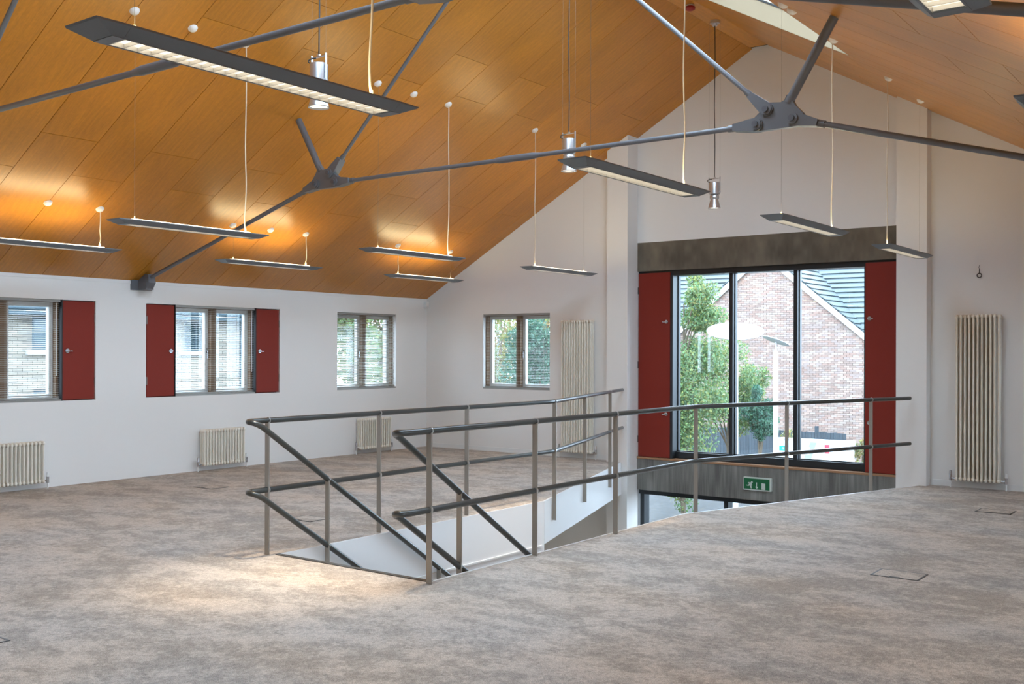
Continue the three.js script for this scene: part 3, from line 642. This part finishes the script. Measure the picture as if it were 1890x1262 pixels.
// ---------------------------------------------------------------- pendant spotlights on the ridge
const lathe = (pts, seg = 24) => new THREE.LatheGeometry(pts.map((p) => new THREE.Vector2(...p)), seg);
function pendant(z, label, aim = 0) {
  const g = thing('pendant_spotlight', label, 'spotlight', [XC, 3.375, z], 0, 'pendant spotlights under the ridge');
  const top = RIDGE_Y - 3.375;
  part(g, 'ceiling_mount', [new THREE.CylinderGeometry(0.06, 0.06, 0.035, 20).translate(0, top - 0.0175, 0), new THREE.CylinderGeometry(0.025, 0.03, 0.03, 12).translate(0, top - 0.05, 0)], M.alu);
  part(g, 'housing', lathe([[0, 0.175], [0.062, 0.175], [0.066, 0.18], [0.066, 0.315], [0.06, 0.322], [0, 0.322]]), M.alu);
  part(g, 'cooling_neck', lathe([[0, 0.115], [0.05, 0.115], [0.05, 0.122], [0.058, 0.124], [0.058, 0.158], [0.045, 0.16], [0.045, 0.176], [0, 0.176]]), M.alu);
  part(g, 'reflector', lathe([[0.045, 0.118], [0.075, 0.012], [0.078, 0.0], [0.071, 0.0], [0.068, 0.014], [0.04, 0.11]]), M.alu);
  part(g, 'light_lens', new THREE.CylinderGeometry(0.067, 0.067, 0.006, 24).translate(0, 0.016, 0), M.lens);
  part(g, 'yoke', [box(0.006, 0.20, 0.018, -0.074, 0.29, 0), box(0.006, 0.20, 0.018, 0.074, 0.29, 0), box(0.15, 0.006, 0.018, 0, 0.372, 0), box(0.02, 0.02, 0.02, 0, 0.38, 0), rod(V(-0.08, 0.20, 0), V(-0.06, 0.20, 0), 0.01, 8), rod(V(0.06, 0.20, 0), V(0.08, 0.20, 0), 0.01, 8)], M.alu);
  part(g, 'cord', tubeAlong([V(0, top - 0.06, 0), V(0.004, top * 0.8, 0), V(-0.003, top * 0.55, 0.003), V(0.005, 0.75, 0), V(0, 0.385, 0)], 0.0055, 6), M.cordBlack);
  part(g, 'cord_loop', tubeAlong(Array.from({ length: 14 }, (_, i) => { const a = i / 13 * Math.PI * 1.25; return V(-0.03 - 0.05 * Math.sin(a), 0.345 + 0.022 * Math.cos(a), 0.03 * Math.sin(a)); }), 0.005, 6), M.cordBlack);
  for (const s of [-1, 1]) part(g, 'suspension_wire', rod(V(s * 0.074, 0.39, 0), V(s * 0.074, top, 0), 0.0007, 5), M.wire);
  const l = new THREE.SpotLight(new THREE.Color(1.0, 0.80, 0.55), SPOT_LIGHT, 0, 0.40, 0.85, 2); l.position.set(0, 0.008, 0); l.target.position.set(0, -3, aim); l.castShadow = true; l.shadow.radius = 2.5; l.name = 'spot_beam'; g.add(l); g.add(l.target); l.target.name = 'spot_target';
}
pendant(-5.22, 'pendant spotlight partly hidden behind the largest linear light', 0.32);
pendant(-8.52, 'pendant spotlight behind the truss tie rod, touching the tip of a linear light');
pendant(-11.78, 'pendant spotlight with open cone hanging against the gable wall');

// ---------------------------------------------------------------- small fittings
{
  const a = thing('alarm_sounder', 'small red alarm on the ridge strip at the top of the photo', 'alarm', [-5.64, RIDGE_Y, -11.07], 0);
  part(a, 'base', lathe([[0, 0], [0.05, 0], [0.05, -0.02], [0, -0.02]], 18), M.white);
  part(a, 'cover', lathe([[0.048, -0.018], [0.062, -0.03], [0.058, -0.055], [0.03, -0.07], [0, -0.072]], 18), M.alarm);
  const d = thing('motion_sensor', 'tiny white sensor box high in the room corner', 'sensor', [XL + 0.004, 2.345, ZG + 0.05], 0);
  part(d, 'housing', rbox(0.06, 0.11, 0.07, 0.008, 0.03, 0.03, 0), M.white);
  part(d, 'lens', rbox(0.012, 0.045, 0.05, 0.005, 0.062, 0.02, 0), M.cap);
  const h = thing('wall_hook', 'small metal ring hook high on the gable wall above a radiator', 'hook', [-2.879, 2.53, ZG], 0);
  part(h, 'plate', rbox(0.012, 0.05, 0.008, 0.002, 0, 0.03, 0.004), M.nosing);
  part(h, 'ring', new THREE.TorusGeometry(0.025, 0.006, 8, 18).translate(0, -0.02, 0.014), M.nosing);
  part(h, 'wire_tail', tubeAlong([V(0.003, 0.05, 0.008), V(-0.006, 0.075, 0.012), V(0.0, 0.1, 0.006)], 0.003, 5), M.nosing);
}
function floorBox(x, z, label, w = 0.335, d = 0.26) {
  const g = thing('floor_box', label, 'floor box', [x, 0, z], 0, 'floor boxes set in the carpet');
  part(g, 'rim', ring(w, d, 0.012, 0, 0.004).rotateX(-Math.PI / 2), M.nosing);
  const lid = uvMetres(rbox(w - 0.028, 0.004, d - 0.028, 0.001, 0, 0.002, 0), (a, b, c) => a + x, (a, b, c) => c + z);
  part(g, 'lid', lid, M.carpet);
  part(g, 'lid_handle', box(0.07, 0.003, 0.014, 0, 0.004, d / 2 - 0.022), M.nosing);
}
floorBox(-2.215, -7.64, 'floor box in the open carpet in front of the railing');
floorBox(-2.325, -11.28, 'floor box in the carpet near the lone tall radiator');
floorBox(-5.78, -2.79, 'floor box in the carpet cut off by the photo edge');
floorBox(-10.07, -7.62, 'floor box in the carpet below the low radiator');
floorBox(-7.45, -6.75, 'floor box in the carpet seen through the railing');

// ================================================================ OUTSIDE
M.ground = std(0x8a8a8a, 0.9, 0, { map: rep(asphaltTex, 1 / 3, 1 / 3) });
solo('ground', uvMetres(span(-110, 60, LOW - 0.4, LOW - 0.16, -130, 60), (x) => x, (x, y, z) => z), M.ground, 'pale asphalt ground outside scattered with leaves', 'ground', null, 'structure');
const B = {
  mortar: std(lin(0.27, 0.235, 0.21), 0.9), bricks: [[0.29, 0.19, 0.155], [0.35, 0.25, 0.205], [0.26, 0.185, 0.155], [0.34, 0.27, 0.23], [0.29, 0.22, 0.195]].map((c) => std(lin(...c), 0.85)),
  pale: [[0.26, 0.235, 0.19], [0.29, 0.26, 0.215], [0.24, 0.215, 0.175]].map((c) => std(lin(...c), 0.85)), paleMortar: std(lin(0.20, 0.185, 0.16), 0.9),
  slate: std(lin(0.066, 0.086, 0.092), 0.5), barge: std(lin(0.6, 0.6, 0.6), 0.5), any: std(0xffffff, 0.85),
  winFrame: std(lin(0.05, 0.085, 0.105), 0.5), winGlass: phys(lin(0.03, 0.06, 0.075), 0.08, { metalness: 0.2 }),
};
// brickwork in local x,y with its face at z = 0 looking along +z; inside(x,y) says where, near(x,y) ranks the pieces
function brickwork(parent, x0, x1, y0, y1, inside, mats, tints, near) {
  const bl = 0.225, bh = 0.075, geo = box(0.215, 0.065, 0.03, 0, 0, -0.006), spots = [];
  for (let r = 0, y = y0; y < y1; y += bh, r++) for (let x = x0 - (r % 2) * bl / 2; x < x1; x += bl) if (inside(x + bl / 2, y + bh / 2)) spots.push([x + bl / 2, y + bh / 2]);
  spots.sort((a, b) => near(...a) - near(...b));
  const own = spots.slice(0, 300), rest = spots.slice(300);
  for (const [x, y] of own) { const m = part(parent, 'brick', geo, mats[Math.floor(rnd() * mats.length)]); m.position.set(x, y, rr(-0.002, 0.003)); }
  if (rest.length) {
    const im = new THREE.InstancedMesh(geo, B.any, rest.length), q = new THREE.Matrix4(), c = new THREE.Color();
    rest.forEach(([x, y], i) => { im.setMatrixAt(i, q.makeTranslation(x, y, rr(-0.002, 0.003))); im.setColorAt(i, c.copy(tints[Math.floor(rnd() * tints.length)])); });
    im.name = 'brickwork'; im.userData.kind = 'stuff'; im.castShadow = im.receiveShadow = true; parent.add(im);
  }
}
// brick house with its gable towards us
{
  const ZH = -37, ax = -15.73, ay = 5.30, pl = 0.825;       // apex and pitch
  const g = thing('brick_house', 'red brick house with slate roof and white bargeboards outside the big window', 'house', [0, 0, ZH], 0);
  const hw = 3.95, ey = ay - pl * hw, wy0 = ey + 0.05;
  part(g, 'wall', poly([[ax - hw, LOW - 0.2], [ax + hw, LOW - 0.2], [ax + hw, ey], [ax, ay - 0.02], [ax - hw, ey]], 3).translate(0, 0, -3.02), B.mortar);
  part(g, 'main_wall', span(-27, -5, LOW - 0.2, wy0 - 0.1, -3.2, -0.35), B.bricks[0]);
  brickwork(g, ax - hw, ax + hw, LOW, ay, (x, y) => y < ay - pl * Math.abs(x - ax) - 0.08 && Math.abs(x - ax) < hw - 0.1, B.bricks, B.bricks.map((m) => m.color), (x, y) => Math.hypot(x - (-14.3), y - 1.2));
  const bt = 0.25;
  for (const s of [-1, 1]) {
    const pts = [[ax, ay + 0.12], [ax + s * (hw + 0.3), ay + 0.12 - pl * (hw + 0.3)], [ax + s * (hw + 0.3), ay + 0.12 - pl * (hw + 0.3) - bt], [ax, ay + 0.12 - bt]];
    part(g, 'bargeboard', poly(s > 0 ? pts.reverse() : pts, 0.05).translate(0, 0, 0.08), B.barge);
  }
  // tile courses, each course a board lapping over the next
  const course = 0.34, ln = Math.hypot(1, pl), at = Math.atan(pl);
  for (const s of [-1, 1]) for (let k = 0; k < 15; k++) {
    const d = k * course, x = ax + s * d / ln, y = ay + 0.14 - pl * d / ln, w = course + 0.05;
    const q = box(w, 0.03, 4.4, w / 2, 0.0, 0).rotateZ(-at + 0.13);
    if (s < 0) q.rotateY(Math.PI);
    part(g, 'tile_course', q.translate(x, y, -2.07), B.slate);
  }
  // main roof behind the gable, facing us
  const mp = 0.747, ml = Math.hypot(1, mp), ma = Math.atan(mp);
  for (let k = 0; k < 16; k++) {
    const d = k * course, y = 2.642 - mp * 0.30 + d * mp / ml, z = -0.28 - d / ml;
    part(g, 'tile_course', box(22, 0.03, course + 0.06, 0, 0.0, -(course + 0.06) / 2).rotateX(ma - 0.13).translate(-16, y + 0.045, z), B.slate);
  }
}
// timber fence in front of the house
{
  const g = thing('timber_fence', 'weathered grey timber board fence in front of the brick house', 'fence', [0, LOW - 0.16, -35.6], 0.0);
  const mats = [0.9, 1, 1.1].map((k) => std(lin(0.045 * k, 0.058 * k, 0.07 * k), 0.85)), geo = box(0.105, 1.95, 0.02);
  for (let i = 0; i < 120; i++) { const m = part(g, 'fence_board', geo, mats[Math.floor(rnd() * 3)]); m.position.set(-25.5 + i * 0.112, 0.975 + rr(-0.012, 0.012), rr(-0.006, 0.006)); }
  for (const y of [0.4, 1.5]) part(g, 'fence_rail', box(13.6, 0.08, 0.04, -18.8, y, -0.035), mats[0]);
  for (const x of [-25, -22, -19, -16.0, -13.2]) part(g, 'fence_post', box(0.11, 2.15, 0.11, x, 1.075, -0.1), mats[1]);
}
const pixelDir = (u) => { const l = (u - 945) / 1910.7, S = Math.sin(36.7046 * Math.PI / 180), C = Math.cos(36.7046 * Math.PI / 180); return [-S + l * C, -C - l * S]; };
const away = (u, depth) => { const d = pixelDir(u); return [d[0] * depth, d[1] * depth]; };   // plan position of what stands in that direction
// lamp posts with round reflector discs
function discLamp(label, u, depth, y, r, tilt, turn, roll) {
  const [x, z] = away(u, depth), g = thing('street_lamp', label, 'street lamp', [x, LOW - 0.16, z], turn, 'disc lamps outside');
  const h = y - LOW + 0.16;
  part(g, 'pole', rod(V(0, 0, 0), V(0, h - 0.25, 0), 0.075, 14, 0.06), B.barge);
  const disc = lathe([[0, -0.02], [r * 0.7, -0.008], [r, 0.0], [r, 0.02], [r * 0.6, 0.045], [0, 0.06]], 40).rotateX(tilt).rotateZ(roll).translate(0, h, 0);
  part(g, 'disc', disc, B.barge);
  part(g, 'arm', rod(V(0, h - 0.27, 0), V(0, h - 0.01, 0), 0.022, 8), B.barge);
}
discLamp('white street lamp with a big round disc facing the big window', 1357, 22, 2.03, 0.60, 0.32, 0.5, 0);
discLamp('street lamp with an edge-on grey disc, behind the larger one', 1432, 27, 1.88, 0.36, -0.10, 0.5, -0.36);
// site plan board
{
  const g = thing('site_board', 'white site plan board with red and teal patches outside the big window', 'sign board', [-8.72, LOW - 0.16, -23.5], 0.08);
  const w = 1.80, h = 1.6, y0 = 1.14;
  const cv = document.createElement('canvas'); cv.width = 512; cv.height = 440; const c = cv.getContext('2d');
  c.fillStyle = '#f4f6f6'; c.fillRect(0, 0, 512, 440);
  c.fillStyle = '#c9d6dc'; c.fillRect(0, 0, 330, 14);
  c.fillStyle = '#8fa3b4'; c.beginPath(); c.moveTo(225, 16); c.lineTo(268, 16); c.lineTo(190, 250); c.lineTo(130, 250); c.closePath(); c.fill();
  c.fillStyle = '#dfe7ea'; c.fillRect(8, 30, 110, 250);
  c.fillStyle = '#12a394'; c.fillRect(12, 50, 54, 32); c.fillRect(160, 150, 44, 40); c.fillRect(320, 196, 26, 26);
  c.fillStyle = '#c8d3d8'; c.fillRect(110, 48, 110, 50); c.fillStyle = '#9db0bb'; c.fillRect(118, 82, 80, 8);
  c.fillStyle = '#d8324a'; c.fillRect(320, 28, 32, 58); c.fillStyle = '#e9783c'; c.beginPath(); c.moveTo(10, 215); c.lineTo(70, 190); c.lineTo(100, 240); c.lineTo(10, 250); c.closePath(); c.fill();
  c.fillStyle = '#ffffff'; c.font = 'bold 22px sans-serif'; c.fillText('1', 32, 74); c.fillText('N', 172, 178); c.fillText('P', 326, 217); c.fillText('3', 330, 64);
  const t = new THREE.CanvasTexture(cv); t.colorSpace = THREE.SRGBColorSpace;
  part(g, 'panel', box(w, h, 0.05, 0, y0 + h / 2, 0), B.barge);
  part(g, 'printed_plan', new THREE.PlaneGeometry(w - 0.03, h - 0.03).translate(0, y0 + h / 2, 0.027), std(0xffffff, 0.5, 0, { map: t }));
  for (const s of [-1, 1]) part(g, 'leg', box(0.09, y0 + h, 0.09, s * (w / 2 - 0.12), (y0 + h) / 2, -0.08), B.barge);
}
// trees and shrubs: trunk, branches and a crown of leaves
const leafGeo = (() => {
  const g = new THREE.BufferGeometry();
  g.setAttribute('position', new THREE.Float32BufferAttribute([0, -0.5, 0, 0.28, 0, 0.06, 0, 0.5, -0.05, -0.28, 0, 0.06], 3)); g.setIndex([0, 1, 2, 0, 2, 3]); g.computeVertexNormals(); return g;
})();
const leafMat = new THREE.MeshPhysicalMaterial({ color: 0xffffff, roughness: 0.9, transmission: 0.35, thickness: 0 });
const bark = std(lin(0.12, 0.09, 0.06), 0.9);
function tree(name, label, u, depth, crowns, count, leaf, colours, group) {
  // crowns: [metres to the side, height of its middle above our floor, half width, half height, share]
  const [x, z] = away(u, depth), base = LOW - 0.16, shrub = name.includes('shrub'), g = thing(name, label, shrub ? 'shrub' : 'tree', [x, base, z], 0, group);
  const S = Math.sin(36.7 * Math.PI / 180), C = Math.cos(36.7 * Math.PI / 180), [, , brx] = crowns[0];
  const topY = Math.max(...crowns.map((c) => c[1])) - base;
  part(g, 'trunk', rod(V(0, 0, 0), V(0, topY, 0), 0.03 + brx * 0.05, 8, 0.02), bark);
  const cl = [];
  for (const [du, y, rx, ry, share = 1] of crowns) {
    const n = Math.max(4, Math.round(10 * share));
    for (let i = 0; i < n; i++) {
      const a = rnd() * 6.283, t = Math.sqrt(rnd()), v = rr(-1, 1), q = Math.sqrt(Math.max(0.05, 1 - v * v));
      const c = V(du * C + Math.cos(a) * rx * 0.8 * t * q, y - base + v * ry * 0.8, -du * S + Math.sin(a) * rx * 0.8 * t * q);
      cl.push([c, rr(0.28, 0.5) * rx, rr(0.28, 0.5) * ry]);
      if (i < 4) part(g, 'branch', rod(V(0, Math.max(0.1, c.y - 1.2), 0), c, 0.02 + rx * 0.012, 6, 0.008), bark);
    }
  }
  const im = new THREE.InstancedMesh(leafGeo, leafMat, count), m = new THREE.Matrix4(), col = new THREE.Color(), e = new THREE.Euler(), qn = new THREE.Quaternion();
  for (let i = 0; i < count; i++) {
    const [c, r, ry] = cl[Math.floor(rnd() * cl.length)], d = V(rr(-1, 1), rr(-1, 1), rr(-1, 1)).normalize().multiplyScalar(Math.pow(rnd(), 0.45));
    const s = leaf * rr(0.7, 1.4); e.set(rr(0, 6.28), rr(0, 6.28), rr(0, 6.28)); qn.setFromEuler(e);
    m.compose(V(c.x + d.x * r, Math.max(0.05, c.y + d.y * ry), c.z + d.z * r), qn, V(s, s, s)); im.setMatrixAt(i, m);
    const k = colours[Math.floor(rnd() * colours.length)], b = rr(0.8, 1.2); im.setColorAt(i, col.setRGB(k[0] * b, k[1] * b, k[2] * b));
  }
  im.name = 'foliage'; im.userData.kind = 'stuff'; im.castShadow = im.receiveShadow = true; g.add(im);
}
const G1 = [[0.13, 0.23, 0.085], [0.17, 0.27, 0.09], [0.10, 0.20, 0.085], [0.25, 0.27, 0.07]], G2 = [[0.035, 0.12, 0.08], [0.05, 0.15, 0.095], [0.06, 0.165, 0.09]], G3 = [[0.23, 0.25, 0.07], [0.26, 0.23, 0.06], [0.17, 0.23, 0.08], [0.30, 0.19, 0.07]];
tree('broadleaf_tree', 'light green tree filling the pane next to the tall red shutter', 1262, 29, [[0.1, -1.3, 0.9, 1.5, 2], [0.45, 0.8, 1.1, 1.35, 2], [0.4, 2.95, 0.9, 0.8, 1.3], [-1.0, 0.6, 1.2, 2.6, 0.6]], 30000, 0.08, G1, 'trees outside');
tree('broadleaf_tree', 'light green spreading tree just behind the white disc lamp', 1345, 31, [[0, 0.85, 1.15, 1.1, 1.4], [0.85, 0.45, 0.75, 0.75, 1], [-0.6, 0.7, 0.9, 1.2, 1], [0.3, -0.2, 0.9, 0.6, 1]], 17000, 0.075, G1, 'trees outside');
tree('dark_shrub', 'dark green rounded shrub hanging over the timber fence', 1402, 29.5, [[0, -0.05, 0.56, 0.66, 1.6], [0.05, -0.42, 0.56, 0.42, 1.4]], 12000, 0.065, G2, 'shrubs outside');
tree('conifer_shrub', 'yellow green shrub beside the site board, next to the street lamp pole', 1455, 25, [[0, -0.9, 0.22, 0.65], [0, -2.0, 0.30, 0.9]], 1500, 0.07, G3, 'shrubs outside');
tree('conifer_shrub', 'yellow green shrub at the shutter end of the site board', 1592, 23.5, [[0, -1.0, 0.22, 0.6], [0, -2.0, 0.32, 0.9]], 1500, 0.07, G3, 'shrubs outside');
tree('autumn_tree', 'yellow leaved tree in the corner side half of the gable window', 925, 26, [[0, 1.9, 1.5, 1.8], [-0.6, 0.2, 1.0, 1.5]], 11000, 0.10, G3, 'trees outside');
tree('dark_tree', 'dark green tree low in the pillar side half of the gable window', 988, 24, [[0, 0.7, 1.15, 1.5]], 10000, 0.085, G2, 'trees outside');
tree('autumn_tree', 'mixed green and yellow tree at the top of the gable window', 985, 33, [[0, 3.2, 2.2, 1.8], [-2.0, 1.4, 1.6, 2.0]], 12000, 0.12, [...G1, ...G3], 'trees outside');
tree('broadleaf_tree', 'green tree seen through the half tilted blind', 655, 27, [[0, 2.7, 1.6, 1.3], [0.3, 1.0, 1.0, 1.2]], 5000, 0.15, G1, 'trees outside');
tree('autumn_tree', 'olive tree in the gable side half of the blind covered corner window', 725, 30, [[0, 2.9, 1.7, 1.6], [-0.5, 1.2, 1.2, 1.2]], 5000, 0.15, [...G1, ...G3], 'trees outside');
// pale brick neighbour seen through the shuttered windows
{
  const NX = -22, g = thing('pale_building', 'pale brick building with dark windows seen through the shuttered windows', 'building', [NX, 0, 0], T90);
  // local x = -z, face looks along +x
  const ex0 = 3, ex1 = 17.9, ey = 2.42;
  const wins = [[11.91, 12.6, 1.60, 2.34], [11.95, 12.6, -0.9, 0.72], [15.84, 16.48, 1.57, 2.34], [15.84, 16.48, -0.9, 0.60], [7.2, 8.0, 1.6, 2.34]];
  const inWin = (x, y) => wins.some(([a, b, c, d]) => x > a - 0.13 && x < b + 0.13 && y > c - 0.02 && y < d + 0.02);
  part(g, 'wall', poly(rect(ex0, ex1, LOW - 0.2, ey), 0.4, wins.map(([a, b, c, d]) => rect(a, b, c, d))).translate(0, 0, -0.41), B.paleMortar);
  brickwork(g, 10, 17.9, -1.2, 2.36, (x, y) => !inWin(x, y) && x > 10.1 && x < 17.8, B.pale, B.pale.map((m) => m.color), (x, y) => Math.min(Math.hypot(x - 11.7, y - 1.3), Math.hypot(x - 16.6, y - 1.3)));
  for (const [a, b, c, d] of wins) {
    const w = part(g, 'window_frame', ring(b - a, d - c, 0.06, -0.14, -0.06).translate((a + b) / 2, (c + d) / 2, 0), B.winFrame);
    part(w, 'pane', box(b - a - 0.1, d - c - 0.1, 0.01, (a + b) / 2, (c + d) / 2, -0.12), B.winGlass);
    part(w, 'meeting_bar', box(0.05, d - c - 0.1, 0.05, a + (b - a) * 0.62, (c + d) / 2, -0.1), B.winFrame);
    part(g, 'stone_sill', box(b - a + 0.3, 0.10, 0.16, (a + b) / 2, c - 0.05, 0.02), B.barge);
  }
  part(g, 'soffit', box(ex1 - ex0 + 0.6, 0.07, 0.55, (ex0 + ex1) / 2, ey - 0.02, 0.18), B.winFrame);
  part(g, 'gutter', rod(V(ex0, ey + 0.09, 0.46), V(ex1, ey + 0.09, 0.46), 0.07, 10), B.winFrame);
  for (let k = 0; k < 10; k++) part(g, 'roof_course', box(ex1 - ex0 + 0.6, 0.03, 0.36, 0, 0, -0.16).rotateX(0.5).translate((ex0 + ex1) / 2, ey + 0.10 + k * 0.165, 0.42 - k * 0.28), B.slate);
  part(g, 'downpipe', tubeAlong(cornered([V(17.2, ey + 0.05, 0.44), V(17.2, ey - 0.05, 0.44), V(17.52, ey - 0.38, 0.09), V(17.52, LOW, 0.09)], 0.1), 0.045, 8), B.winFrame);
}
scene.traverse((o) => { if (o.isLight && o.shadow && o.isSpotLight) o.castShadow = true; });
renderer.render(scene, camera);
